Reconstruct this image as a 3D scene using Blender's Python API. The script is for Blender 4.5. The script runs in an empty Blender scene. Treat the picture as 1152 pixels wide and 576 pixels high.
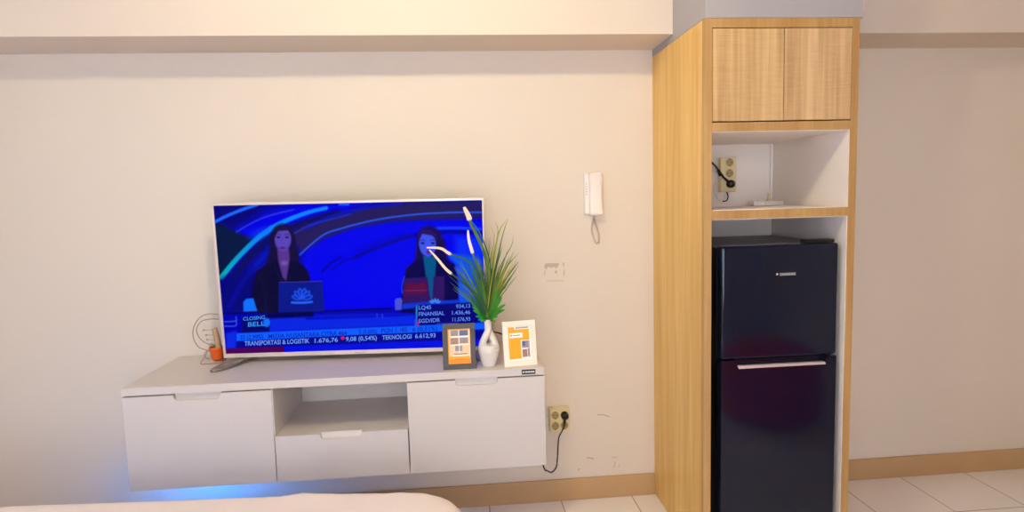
import bpy, bmesh, math, random
import numpy as np
from mathutils import Vector, Matrix, noise
random.seed(7)
S = bpy.context.scene
COL = S.collection

# ------------------------------------------------------------------ camera
F = 679.93
MC = np.array([[0.9958569837689172, -0.08679405412262778, -0.027123053803599556],
               [-0.03504188797685231, -0.09105526797917013, -0.9952291214891475],
               [0.08391027330245285, 0.9920563140981471, -0.0937194520476288]])
CP = np.array([-0.8995, -2.76, 1.4462])
def at(u, v, ax, val):
    r = MC.T @ np.array([(u-576)/F, (v-288)/F, 1]); k = 'XYZ'.index(ax)
    return Vector(CP + (val-CP[k])/r[k]*r)
cam = bpy.data.cameras.new('camera'); co = bpy.data.objects.new('camera', cam); COL.objects.link(co)
cam.sensor_width = 36; cam.lens = 36*F/1152; cam.clip_start = .05
cr = Matrix((MC[0], -MC[1], -MC[2])).transposed()
co.matrix_world = Matrix.Translation(Vector(CP)) @ cr.to_4x4()
S.camera = co
S.view_settings.view_transform = 'Standard'; S.view_settings.look = 'None'
S.view_settings.gamma = 1; S.view_settings.use_curve_mapping = False
S.view_settings.exposure = 0.0

# ------------------------------------------------------------------ materials
def lin(c):
    return tuple(((x/255)/12.92 if x/255 <= .04045 else ((x/255+.055)/1.055)**2.4) for x in c)
def mat(name, rgb, rough=.5, metal=0, spec=.5, emit=None, coat=0, noise_amt=0, nscale=20, bump=0, bscale=200, trans=0):
    m = bpy.data.materials.new(name); m.use_nodes = True
    nt = m.node_tree; b = nt.nodes['Principled BSDF']
    c = lin(rgb)
    b.inputs['Base Color'].default_value = (*c, 1); b.inputs['Roughness'].default_value = rough
    b.inputs['Metallic'].default_value = metal; b.inputs['Specular IOR Level'].default_value = spec
    b.inputs['Coat Weight'].default_value = coat; b.inputs['Coat Roughness'].default_value = .05
    b.inputs['Transmission Weight'].default_value = trans
    tc = nt.nodes.new('ShaderNodeTexCoord')
    if noise_amt:
        n = nt.nodes.new('ShaderNodeTexNoise'); n.inputs['Scale'].default_value = nscale; n.inputs['Detail'].default_value = 4
        nt.links.new(tc.outputs['Object'], n.inputs['Vector'])
        mx = nt.nodes.new('ShaderNodeMix'); mx.data_type = 'RGBA'
        mx.inputs['A'].default_value = (*[x*(1-noise_amt) for x in c], 1)
        mx.inputs['B'].default_value = (*[min(1, x*(1+noise_amt)) for x in c], 1)
        nt.links.new(n.outputs['Fac'], mx.inputs['Factor']); nt.links.new(mx.outputs['Result'], b.inputs['Base Color'])
    if bump:
        n = nt.nodes.new('ShaderNodeTexNoise'); n.inputs['Scale'].default_value = bscale
        nt.links.new(tc.outputs['Object'], n.inputs['Vector'])
        bp = nt.nodes.new('ShaderNodeBump'); bp.inputs['Strength'].default_value = bump; bp.inputs['Distance'].default_value = .002
        nt.links.new(n.outputs['Fac'], bp.inputs['Height']); nt.links.new(bp.outputs['Normal'], b.inputs['Normal'])
    if emit:
        b.inputs['Emission Color'].default_value = (*lin(emit[0]), 1); b.inputs['Emission Strength'].default_value = emit[1]
    return m
def wood(name, c1, c2, saw=0.0, rough=.45, off=0):
    m = bpy.data.materials.new(name); m.use_nodes = True; nt = m.node_tree; b = nt.nodes['Principled BSDF']
    N = nt.nodes.new; L = nt.links.new
    tc = N('ShaderNodeTexCoord')
    def ns(sc, scale, det, dist=0.0):
        mp = N('ShaderNodeMapping'); mp.inputs['Scale'].default_value = sc; mp.inputs['Location'].default_value = (off, off*2.1, off*.7)
        L(tc.outputs['Object'], mp.inputs['Vector'])
        n = N('ShaderNodeTexNoise'); n.inputs['Scale'].default_value = scale; n.inputs['Detail'].default_value = det
        n.inputs['Distortion'].default_value = dist
        L(mp.outputs['Vector'], n.inputs['Vector']); return n.outputs['Fac']
    def math_(op, a, bb):
        k = N('ShaderNodeMath'); k.operation = op
        for i, x in enumerate((a, bb)):
            if isinstance(x, (int, float)): k.inputs[i].default_value = x
            else: L(x, k.inputs[i])
        return k.outputs[0]
    g = math_('ADD', math_('MULTIPLY', ns((1, 1, .07), 14, 5, .6), .6), math_('MULTIPLY', ns((1, 1, .03), 70, 4), .4))
    if saw:
        cross = ns((.06, .06, 1), 210, 3, .3); patch = ns((1, 1, .5), 6, 2)
        g = math_('SUBTRACT', g, math_('MULTIPLY', math_('MULTIPLY', math_('SUBTRACT', cross, .45), patch), saw))
    r = N('ShaderNodeValToRGB'); L(g, r.inputs['Fac'])
    r.color_ramp.elements[0].position = .36; r.color_ramp.elements[0].color = (*lin(c2), 1)
    r.color_ramp.elements[1].position = .62; r.color_ramp.elements[1].color = (*lin(c1), 1)
    L(r.outputs['Color'], b.inputs['Base Color']); b.inputs['Roughness'].default_value = rough
    bp = N('ShaderNodeBump'); bp.inputs['Strength'].default_value = .15; bp.inputs['Distance'].default_value = .001
    L(g, bp.inputs['Height']); L(bp.outputs['Normal'], b.inputs['Normal'])
    return m
M = dict(
    wall=mat('wall_paint', (226, 214, 200), .75, spec=.2, noise_amt=.012, nscale=3, bump=.05, bscale=60),
    ceil=mat('ceiling_paint', (230, 220, 206), .85, spec=.1, noise_amt=.01, nscale=2),
    soffit=mat('soffit_paint', (222, 208, 194), .8, spec=.1, noise_amt=.01, nscale=3),
    bulk=mat('bulkhead_paint', (172, 168, 172), .7, spec=.2, noise_amt=.015, nscale=5),
    base=mat('baseboard_laminate', (194, 158, 114), .4, noise_amt=.06, nscale=8),
    white=mat('white_laminate', (212, 203, 198), .35, spec=.4, noise_amt=.01, nscale=6),
    lining=mat('white_melamine', (242, 232, 224), .5, spec=.3, noise_amt=.01, nscale=6),
    gap=mat('gap_shade_paint', (40, 30, 24), .8),  # dark tone stands for shade behind the cabinet doors
    bezel=mat('champagne_bezel', (222, 206, 196), .35, metal=.2),
    tvback=mat('tv_back_plastic', (30, 30, 32), .5),
    footm=mat('tv_foot_metal', (150, 142, 134), .35, metal=.6),
    black=mat('black_plastic', (18, 18, 20), .4),
    cream=mat('cream_socket_plastic', (226, 210, 160), .4),
    creamd=mat('cream_socket_well', (168, 146, 96), .5),
    brass=mat('socket_contact', (120, 90, 40), .3, metal=.8),
    iwhite=mat('intercom_plastic', (240, 232, 224), .35),
    iclear=mat('coil_cord_plastic', (205, 188, 176), .4),
    ceramic=mat('white_ceramic', (226, 218, 210), .22, coat=.5),
    blkframe=mat('charcoal_frame', (62, 54, 50), .45),
    whframe=mat('ivory_frame', (246, 238, 220), .4),
    mount=mat('photo_paper', (250, 246, 240), .5),
    orange=mat('orange_print', (250, 176, 10), .5),
    orange2=mat('deep_orange_print', (248, 150, 10), .5),
    grey1=mat('print_grey', (150, 140, 150), .5, noise_amt=.5, nscale=120),
    grey2=mat('print_slate', (90, 100, 140), .5, noise_amt=.5, nscale=140),
    grey3=mat('print_brown', (170, 130, 110), .5, noise_amt=.5, nscale=150),
    peach=mat('print_peach', (246, 205, 160), .5),
    redp=mat('print_red', (220, 80, 30), .5),
    potor=mat('orange_pot_glaze', (240, 100, 10), .35, coat=.3),
    wire=mat('bronze_wire', (176, 150, 138), .4, metal=.4),
    peg=mat('pale_wood_peg', (190, 156, 120), .6, noise_amt=.1, nscale=60),
    gleaf=mat('green_leaf', (44, 110, 28), .45, noise_amt=.3, nscale=40),
    fridge=mat('fridge_black_glass', (6, 17, 40), .10, spec=.42, noise_amt=.25, nscale=300),
    fbody=mat('fridge_body_black', (12, 12, 14), .45),
    ftop=mat('fridge_top_grey', (96, 92, 100), .4),
    chrome=mat('brushed_chrome', (232, 220, 220), .38, metal=.55),
    duvet=mat('white_cotton', (238, 226, 222), .85, spec=.1, bump=.2, bscale=250),
    bedbase=mat('grey_bed_base', (120, 115, 112), .8),
    mark=mat('grey_residue', (192, 178, 162), .8, noise_amt=.2, nscale=90),
    pink=mat('pink_stain', (214, 188, 182), .8),
    scuff=mat('grey_scuff', (186, 172, 166), .8),
    winf=mat('window_frame_white', (235, 235, 235), .4),
    glass=mat('window_glass', (255, 255, 255), .02, trans=1),
    silver=mat('silver_letter', (235, 230, 225), .3, metal=.4),
    lampw=mat('lamp_diffuser', (255, 240, 215), .5, emit=((255, 226, 180), 12)),
    led=mat('blue_led', (30, 120, 255), .5, emit=((10, 110, 255), 6)),
    redf=mat('red_fabric', (225, 8, 14), .8, bump=.2, bscale=120),
)
M['wood_side'] = wood('oak_laminate_side', (240, 200, 120), (220, 172, 88), 0, off=1.3)
M['wood_edge'] = wood('oak_laminate_edge', (196, 156, 98), (176, 130, 74), 0, off=4.1)
M['wood_door'] = wood('oak_laminate_door', (226, 190, 138), (188, 148, 98), .26, off=2.2)
M['wood_door2'] = wood('oak_laminate_door_b', (226, 190, 142), (188, 148, 102), .32, off=7.7)
def tiles():
    m = bpy.data.materials.new('floor_tiles'); m.use_nodes = True; nt = m.node_tree; b = nt.nodes['Principled BSDF']
    tc = nt.nodes.new('ShaderNodeTexCoord'); mp = nt.nodes.new('ShaderNodeMapping')
    br = nt.nodes.new('ShaderNodeTexBrick'); br.offset = 0; br.squash = 1
    br.inputs['Color1'].default_value = (*lin((246, 240, 238)), 1); br.inputs['Color2'].default_value = (*lin((243, 237, 235)), 1)
    br.inputs['Mortar'].default_value = (*lin((190, 176, 170)), 1)
    br.inputs['Scale'].default_value = 1; br.inputs['Mortar Size'].default_value = .003
    br.inputs['Brick Width'].default_value = .345; br.inputs['Row Height'].default_value = .345
    mp.inputs['Location'].default_value = (.117+.345*10, .01+.345*20, 0)
    nt.links.new(tc.outputs['Object'], mp.inputs['Vector']); nt.links.new(mp.outputs['Vector'], br.inputs['Vector'])
    nt.links.new(br.outputs['Color'], b.inputs['Base Color']); b.inputs['Roughness'].default_value = .22
    return m
M['tiles'] = tiles()

# ------------------------------------------------------------------ mesh helpers
def box(bm, x0, x1, y0, y1, z0, z1, bev=0, mi=0, seg=2):
    r = bmesh.ops.create_cube(bm, size=1)
    for v in r['verts']:
        v.co = Vector((x0+(v.co.x+.5)*(x1-x0), y0+(v.co.y+.5)*(y1-y0), z0+(v.co.z+.5)*(z1-z0)))
    fs = set(f for v in r['verts'] for f in v.link_faces)
    for f in fs: f.material_index = mi
    if bev:
        es = list(set(e for f in fs for e in f.edges))
        rr = bmesh.ops.bevel(bm, geom=es, offset=bev, segments=seg, affect='EDGES', profile=.5)
        for f in rr['faces']: f.material_index = mi
    return r
def prism(bm, pts, y0, y1, mi=0):      # polygon of (x,z) extruded along y
    a = [bm.verts.new((x, y0, z)) for x, z in pts]; b = [bm.verts.new((x, y1, z)) for x, z in pts]
    fs = [bm.faces.new(a), bm.faces.new(b[::-1])]
    n = len(pts)
    for i in range(n): fs.append(bm.faces.new((a[i], b[i], b[(i+1) % n], a[(i+1) % n])))
    for f in fs: f.material_index = mi
def lathe(bm, prof, cx=0, cy=0, seg=32, mi=0, cap=True, axis='Z'):
    rings = []
    for r, z in prof:
        ring = []
        for i in range(seg):
            t = 2*math.pi*i/seg
            p = (cx+r*math.cos(t), cy+r*math.sin(t), z)
            if axis == 'Y': p = (cx+r*math.cos(t), z, cy+r*math.sin(t))
            ring.append(bm.verts.new(p))
        rings.append(ring)
    for a, b in zip(rings, rings[1:]):
        for i in range(seg):
            f = bm.faces.new((a[i], a[(i+1) % seg], b[(i+1) % seg], b[i])); f.material_index = mi; f.smooth = True
    if cap:
        for rg in (rings[0], rings[-1]):
            f = bm.faces.new(rg); f.material_index = mi
def catmull(pts, n=8):
    P = [Vector(p) for p in pts]; out = []
    for i in range(len(P)-1):
        p0 = P[max(i-1, 0)]; p1 = P[i]; p2 = P[i+1]; p3 = P[min(i+2, len(P)-1)]
        for k in range(n):
            t = k/n
            out.append(.5*((2*p1)+(p2-p0)*t+(2*p0-5*p1+4*p2-p3)*t*t+(3*p1-p0-3*p2+p3)*t**3))
    return out+[P[-1]]
def tube(bm, pts, r, seg=8, mi=0, rfun=None):
    rings = []; up = Vector((.13, .2, 1)).normalized(); n = len(pts)
    for i, p in enumerate(pts):
        p = Vector(p); t = (Vector(pts[min(i+1, n-1)])-Vector(pts[max(i-1, 0)])).normalized()
        a = t.cross(up)
        if a.length < .05: a = t.cross(Vector((1, 0, 0)))
        a.normalize(); b = t.cross(a); up = -b if False else up
        rr = rfun(i/(n-1)) if rfun else r
        rings.append([bm.verts.new(p+rr*(math.cos(2*math.pi*k/seg)*a+math.sin(2*math.pi*k/seg)*b)) for k in range(seg)])
    for A, B in zip(rings, rings[1:]):
        for k in range(seg):
            f = bm.faces.new((A[k], A[(k+1) % seg], B[(k+1) % seg], B[k])); f.smooth = True; f.material_index = mi
    for R in (rings[0], rings[-1]):
        f = bm.faces.new(R); f.material_index = mi
def obj(name, bm, mats, parent=None, xf=None, loc=None):
    if xf is not None: bm.transform(xf)
    bmesh.ops.recalc_face_normals(bm, faces=bm.faces)
    me = bpy.data.meshes.new(name); bm.to_mesh(me); bm.free()
    o = bpy.data.objects.new(name, me); COL.objects.link(o)
    for m in (mats if isinstance(mats, (list, tuple)) else [mats]): me.materials.append(M[m] if isinstance(m, str) else m)
    if parent: o.parent = parent
    if loc is not None: o.location = loc
    return o
def tag(o, label, cat, group=None):
    o['label'] = label; o['category'] = cat
    if group: o['group'] = group
    return o
def thing(name, label, cat, loc=(0, 0, 0), rz=0, group=None):
    o = bpy.data.objects.new(name, None); COL.objects.link(o); o.location = loc; o.rotation_euler = (0, 0, rz)
    o.empty_display_size = .05
    return tag(o, label, cat, group)
def struct(name, bm, m, parent=None):
    o = obj(name, bm, m, parent)
    if not parent: o['kind'] = 'structure'
    return o
def B(): return bmesh.new()
def onebox(name, a, m, parent=None, bev=0):
    bm = B(); box(bm, *a, bev=bev); return obj(name, bm, m, parent)

def text_mesh(s, bold=.0):
    cu = bpy.data.curves.new('t', 'FONT'); cu.body = s; cu.offset = bold; cu.resolution_u = 3
    o = bpy.data.objects.new('t', cu); COL.objects.link(o)
    dg = bpy.context.evaluated_depsgraph_get(); dg.update()
    me = bpy.data.meshes.new_from_object(o.evaluated_get(dg))
    V = [(v.co.x, v.co.y) for v in me.vertices]; Fc = [tuple(p.vertices) for p in me.polygons]
    bpy.data.objects.remove(o); bpy.data.curves.remove(cu); bpy.data.meshes.remove(me)
    x0 = min(v[0] for v in V); x1 = max(v[0] for v in V)
    return [((x-x0)/(x1-x0), y) for x, y in V], Fc    # x 0..1, y in cap-height units (~.69 high)
def put_text(bm, s, fn, mi=0, bold=0.0):
    V, Fc = text_mesh(s, bold)
    vs = [bm.verts.new(fn(x, y/.70)) for x, y in V]
    for f in Fc:
        try: g = bm.faces.new([vs[i] for i in f]); g.material_index = mi
        except ValueError: pass

# ------------------------------------------------------------------ setting
XL, XR, YF, ZC = -3.5, 2.1, -4.2, 2.7
bm = B(); box(bm, XL, XR, 0, .12, 0, ZC)
def fleck(bm, pts, mi):
    ps = [at(u, v, 'Y', -.0004) for u, v in pts]
    f = bm.faces.new([bm.verts.new(p) for p in ps]); f.material_index = mi
# residue left where a plate was taken off the wall, pencil and shoe scuffs
def pline(bm, pts, w, mi):
    ps = catmull([(u, v, 0) for u, v in pts], 5)
    for a, b in zip(ps, ps[1:]):
        d = (b-a).normalized(); n = Vector((-d.y, d.x, 0))*w/2
        fleck(bm, [((a+n).x, (a+n).y), ((b+n).x, (b+n).y), ((b-n).x, (b-n).y), ((a-n).x, (a-n).y)], mi)
fleck(bm, [(613, 296.5), (622, 296), (624, 299), (621, 301.5), (616, 300), (615, 303.5), (612.5, 301)], 1)
fleck(bm, [(622, 296), (629, 296), (628.5, 299), (626, 302), (623, 300)], 1)
fleck(bm, [(624.5, 304), (627, 305), (626, 308), (624, 307)], 1)
fleck(bm, [(633, 296), (635, 296.3), (634.6, 301), (633.4, 299)], 1)
fleck(bm, [(634, 303), (635.3, 304), (634.8, 312), (633.8, 309)], 1)
fleck(bm, [(612.3, 303), (613.4, 305), (613.2, 311), (612.6, 310)], 1)
pline(bm, [(615, 315.8), (624, 316), (634, 315.6)], .7, 1)
pline(bm, [(632, 296), (635, 296)], .6, 1)
pline(bm, [(672, 467), (678, 466.5), (686, 469)], 1.1, 2)
pline(bm, [(660, 515), (664, 515.3), (668, 516.3)], 1.3, 2)
pline(bm, [(688, 514.5), (695, 514.5)], 1.2, 3)
pline(bm, [(691, 519), (692, 522), (690, 526)], 1.4, 3)
pline(bm, [(697, 522), (696, 526)], 1.0, 3)
pline(bm, [(652, 527), (650, 529)], 1.2, 2)
struct('wall_back', bm, ['wall', 'mark', 'scuff', 'pink'])
struct('wall_right', (lambda b: (box(b, XR, XR+.12, YF, .12, 0, ZC), b)[1])(B()), 'wall')
FX_0, FX_1, FZ_0, FZ_1 = -2.6, .5, .35, 2.3
bm = B(); box(bm, XL, FX_0, YF-.12, YF, 0, ZC); box(bm, FX_1, XR, YF-.12, YF, 0, ZC); box(bm, FX_0, FX_1, YF-.12, YF, 0, FZ_0); box(bm, FX_0, FX_1, YF-.12, YF, FZ_1, ZC)
struct('wall_front', bm, 'wall')
bm = B()
for q in ((FX_0, FX_0+.06, FZ_0, FZ_1), (FX_1-.06, FX_1, FZ_0, FZ_1), (FX_0+.06, FX_1-.06, FZ_0, FZ_0+.06), (FX_0+.06, FX_1-.06, FZ_1-.06, FZ_1), (-1.62, -1.56, FZ_0+.06, FZ_1-.06), (-.54, -.48, FZ_0+.06, FZ_1-.06)):
    box(bm, q[0], q[1], YF-.09, YF-.03, q[2], q[3])
wn2 = struct('fill_window', bm, 'winf')  # added opening behind the viewpoint, there only to let in fill light
onebox('pane', (FX_0+.06, FX_1-.06, YF-.063, YF-.057, FZ_0+.06, FZ_1-.06), 'glass', wn2)
WY0, WY1, WZ0, WZ1 = -2.9, -.9, .7, 2.2
bm = B()
box(bm, XL-.12, XL, YF-.12, WY0, 0, ZC); box(bm, XL-.12, XL, WY1, .12, 0, ZC)
box(bm, XL-.12, XL, WY0, WY1, 0, WZ0); box(bm, XL-.12, XL, WY0, WY1, WZ1, ZC)
struct('wall_left', bm, 'wall')
bm = B()
for a in ((WY0, WY0+.05, WZ0, WZ1), (WY1-.05, WY1, WZ0, WZ1), (WY0, WY1, WZ0, WZ0+.05), (WY0, WY1, WZ1-.05, WZ1), (-1.93, -1.87, WZ0, WZ1)):
    box(bm, XL-.08, XL-.02, a[0], a[1], a[2], a[3])
wn = struct('window_1', bm, 'winf')
onebox('pane', (XL-.055, XL-.049, WY0+.05, WY1-.05, WZ0+.05, WZ1-.05), 'glass', wn)
struct('floor', (lambda b: (box(b, XL-.12, XR+.12, YF-.12, .12, -.12, 0), b)[1])(B()), 'tiles')
struct('ceiling', (lambda b: (box(b, XL-.12, XR+.12, YF-.12, .12, ZC, ZC+.1), b)[1])(B()), 'ceil')
bm = B(); box(bm, XL, -.001, -.012, 0, 0, .1045, bev=.002); box(bm, .59, XR, -.012, 0, 0, .1045, bev=.002)
struct('baseboard_back', bm, 'base')
bm = B(); box(bm, XL, XR, -.266, 0, 2.105, ZC); struct('trim_1', bm, 'soffit')          # dropped beam along the wall
bm = B(); box(bm, 0.0005, .60, -.594, -.2662, 2.0745, ZC); struct('trim_2', bm, 'bulk')  # boxed filler over the cabinet
bm = B(); box(bm, 0.0005, .60, -.266, -.0001, 2.0745, 2.1049); struct('trim_3', bm, 'bulk')

# ------------------------------------------------------------------ tall cabinet
YFC = -.593
cab = thing('tall_cabinet', 'tall light oak cabinet built around the fridge with open cubby and two top doors', 'cabinet', (0.295, -.3, 0))
def P(name, a, m, parent, bev=.0008, label=None):
    bm = B(); box(bm, *a, bev=bev)
    o = obj(name, bm, m, parent, xf=Matrix.Translation(-parent.location) if parent else None)
    if label: o['label'] = label
    return o
P('side_panel', (0.0005, .0287, YFC+.024, -.0005, 0, 2.0735), 'wood_side', cab)
P('side_panel', (.5608, .589, YFC+.024, -.0005, 0, 2.0735), 'wood_side', cab)
P('front_stile', (0.0, .0287, YFC, YFC+.0235, 0, 2.0735), 'wood_edge', cab)
P('front_stile', (.5608, .589, YFC, YFC+.0235, 0, 2.0735), 'wood_edge', cab)
zdt = at(840, 31.8, 'Y', YFC).z; zdb = at(840, 136.0, 'Y', YFC).z
P('top_panel', (.029, .5605, YFC, -.0005, zdt+.003, 2.0735), 'wood_edge', cab)
P('cubby_top', (.029, .5605, YFC, -.036, 1.672, 1.7035), 'wood_edge', cab)
P('shelf', (.029, .5605, YFC, -.036, 1.350, 1.382), 'wood_edge', cab)
P('back_panel', (.029, .5605, -.034, -.0005, 0.0, zdt), 'lining', cab, label='white back board')
P('lining', (.029, .032, YFC+.012, -.036, 1.3825, 1.6715), 'lining', cab, 0, 'white inner face of the cubby')
P('lining', (.5575, .5605, YFC+.003, -.036, 1.3825, 1.6715), 'lining', cab, 0, 'white inner face of the cubby')
P('lining', (.029, .032, YFC+.012, -.036, 0.0, 1.3495), 'lining', cab, 0, 'white inner face beside the fridge')
P('lining', (.5575, .5605, YFC+.003, -.036, 0.0, 1.3495), 'lining', cab, 0, 'white inner face beside the fridge')
P('lining', (.0325, .557, YFC+.003, -.036, 1.6690, 1.6715), 'lining', cab, 0, 'white ceiling of the cubby')
P('lining', (.0325, .557, YFC+.003, -.036, 1.3825, 1.3850), 'lining', cab, 0, 'white floor of the cubby')
P('lining', (.0325, .557, YFC+.003, -.036, 1.3470, 1.3495), 'lining', cab, 0, 'white underside of the shelf')
xm = at(882, 80, 'Y', YFC).x
P('door', (.0305, xm-.0015, YFC-.001, YFC+.017, zdb, zdt), 'wood_door', cab, .001)
P('door', (xm+.0015, .559, YFC-.001, YFC+.017, zdb, zdt), 'wood_door2', cab, .001)
P('gap_shade', (.029, .5605, YFC+.10, YFC+.106, 1.7037, zdt), 'gap', cab, 0, 'dark strip painted as the shade in the gap under the doors')  # near-black sheet in place of the shade seen through the slit

# ------------------------------------------------------------------ fridge
FX0, FX1, FYB, FYF, FZ = .0755, .537, -.09, -.578, 1.249
fr = thing('refrigerator', 'black two door fridge standing inside the tall oak cabinet', 'refrigerator', ((FX0+FX1)/2, -.33, 0))
def PF(name, build, m):
    bm = B(); build(bm); return obj(name, bm, m, fr, xf=Matrix.Translation(-fr.location))
PF('body', lambda b: (box(b, FX0+.003, FX1-.003, FYF+.055, FYB, .03, FZ-.006, bev=.006), [lathe(b, [(.02, 0), (.02, .032)], x, y, 16) for x in (FX0+.05, FX1-.05) for y in (FYF+.09, FYB-.05)]), 'fbody')
PF('top_cover', lambda b: box(b, FX0+.002, FX1-.002, FYF+.05, FYB+.004, FZ-.014, FZ, bev=.005), 'ftop')
zs = .8105
PF('freezer_door', lambda b: box(b, FX0, FX1, FYF, FYF+.05, zs+.003, FZ-.002, bev=.009, seg=3), 'fridge')
hx0 = at(830, 411, 'Y', FYF).x; hx1 = at(927, 408, 'Y', FYF).x
def lower(b):
    z1 = zs-.003
    box(b, FX0, FX1, FYF+.022, FYF+.05, .045, z1, bev=.004)
    prism(b, [(FX0, .045), (FX1, .045), (FX1, z1), (hx1+.012, z1), (hx1, z1-.022), (hx0, z1-.022), (hx0-.012, z1), (FX0, z1)], FYF, FYF+.022)
lo = PF('refrigerator_door', lower, 'fridge')
hd = PF('handle', lambda b: prism(b, [(hx0-.002, zs-.0235), (hx1+.001, zs-.0235), (hx1+.006, zs-.0345+.001), (hx0-.004+.008, zs-.0345)][::-1], FYF-.004, FYF+.012), 'chrome')
def hinge(b): 
    box(b, FX1-.125, FX1-.012, FYF+.006, FYF+.055, FZ-.001, FZ+.013, bev=.004)
PF('hinge_cover', hinge, 'black')
# brand lettering on the freezer door
q0 = at(872.5, 310.3, 'Y', FYF); q1 = at(895, 309.2, 'Y', FYF)
def logo(b):
    w = q1.x-q0.x; h = .0135
    put_text(b, 'CHANGHONG', lambda x, y: Vector((q0.x+.016+x*(w-.016), FYF-.0008, q0.z+y*h*.75)), 0, .02)
    # round mark before the word
    lathe(b, [(.0042, FYF-.0008), (.0042, FYF-.0002)], q0.x+.006, q0.z+.006, 16, axis='Y')
PF('brand_lettering', logo, 'silver')

# ------------------------------------------------------------------ cubby contents
def schuko(bm, x, z, y, r=.0185, wi=1, ci=2):     # socket well facing -Y, surface at y
    lathe(bm, [(r+.002, y+.001), (r+.002, y-.0025), (r, y-.0025), (r*.96, y+.0005)], x, z, 28, mi=0, cap=False, axis='Y')
    lathe(bm, [(r*.98, y-.0004), (.0001, y-.0004)], x, z, 28, mi=wi, cap=False, axis='Y')
    for s in (-1, 1):
        lathe(bm, [(.0028, y-.0008), (.0001, y-.0008)], x+s*.0085, z, 10, mi=ci, cap=False, axis='Y')
        box(bm, x-.004, x+.004, y-.0022, y-.0003, z+s*r*.86-.002, z+s*r*.86+.002, mi=ci)
a = at(811, 177, 'Y', -.07); b_ = at(828.5, 215.5, 'Y', -.07)
cubz = (a.z, b_.z)
so = thing('extension_socket', 'cream three-outlet extension socket on the cubby back wall', 'socket', ((a.x+b_.x)/2, -.0345, (a.z+b_.z)/2))
def sock_strip(b):
    w = (b_.x-a.x)/2; h = (a.z-b_.z)/2
    box(b, -w, w, -.036, 0, -h, h, bev=.004)
    for k in (1, 0, -1): schuko(b, .004, k*.049+.006, -.036, .0175)
bm = B(); sock_strip(bm); obj('socket_body', bm, ['cream', 'creamd', 'brass'], so)
def plug(bm, x, y, z, d):   # round plug body, cord leaves towards d
    lathe(bm, [(.0165, y), (.0185, y-.006), (.0175, y-.022), (.011, y-.030), (.0001, y-.031)], x, z, 24, cap=False, axis='Y')
    p = Vector((x, y-.016, z)); d = Vector(d).normalized()
    tube(bm, [p+d*.008, p+d*.025, p+d*.045], .006, 10, rfun=lambda t: .008-.004*t)
    return p+d*.045
bm = B(); px, pz = so.location.x+.004, so.location.z-.043
end = plug(bm, px, -.0712, pz, (-.75, 0, .62))
l1 = at(812, 193, 'Y', -.09); l2 = at(803.5, 185.5, 'Y', -.09); l2.x = max(l2.x, .045)
plg = thing('power_cable', 'black plug with thick cord in the lowest outlet of the cubby socket', 'cable', (px, -.0712, pz))
XP = Matrix.Translation(-plg.location)
obj('plug', bm, 'black', plg, xf=XP); bm = B()
l3 = l2+(l2-end).normalized()*.03+Vector((0, .02, -.01))
tube(bm, catmull([end, end.lerp(l2, .5), l2, l3, l3+Vector((-.02, .02, -.05))], 6), .0046, 8)
obj('cord', bm, 'black', plg, xf=XP)
bm = B(); c0 = at(809, 193, 'Y', -.07); pts = [c0+Vector((-.006, .0, .006)), c0, c0+Vector((.002, 0, -.012)), c0+Vector((.005, .004, -.02))]
tube(bm, catmull([(c.x, c.y, c.z) for c in pts], 5), .007, 8, rfun=lambda t: .009-.005*t)
tag(obj('cable_clip', bm, 'black'), 'small black clip holding the cord beside the cubby socket', 'clip')
bm = B()
def up(pts, Y): return [at(u, v, 'Y', Y) for u, v in pts]
tube(bm, catmull(up([(817.5, 216), (819, 221), (817.5, 225.5), (813, 226.5)], -.06), 6), .0028, 8)
tag(obj('cable_tail', bm, 'black'), 'short dark cable end hanging below the cubby socket', 'cable')
bm = B()
tube(bm, catmull(up([(809, 197), (804.5, 205), (804, 216), (808, 224), (814, 224), (816, 218)], -.048), 6), .0026, 8)
tube(bm, catmull(up([(807, 196), (806, 210), (807, 221), (811, 226), (815, 223)], -.044), 6), .0022, 8)
tag(obj('white_cable', bm, 'lining'), 'white cable looping down left of the cubby socket', 'cable')
gr_ = at(881, 230, 'X', .556); gy = gr_.y; gl_ = at(847.5, 230, 'Y', gy)
ad = thing('network_box', 'small flat white box with upright plug lying in the back corner of the cubby', 'box', (.5, gy, 1.3855))
ad.location.x = .556-.046; lw = ad.location.x-gl_.x
hw = .058
bm = B(); box(bm, -lw, .045, -.002, .04, 0, .022, bev=.003); obj('housing', bm, 'iwhite', ad)
bm = B(); box(bm, -lw*.45, .045, -.006, -.002, .002, .019, bev=.001); obj('faceplate', bm, 'iwhite', ad)
bm = B(); lathe(bm, [(.0001, .0201), (.012, .0201), (.011, .026), (.006, .030), (.005, .05), (.003, .058), (.0001, .058)], at(867, 225, 'Y', gy).x-ad.location.x, .02, 20, cap=False)
obj('upright_plug', bm, 'cream', ad)
bm = B(); box(bm, .5455, .5572, -.0465, -.0362, 1.3855, 1.6685, bev=.002)
tag(obj('cable_trunking', bm, 'iwhite'), 'thin white cable trunking running up the back corner of the cubby', 'trunking')

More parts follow.
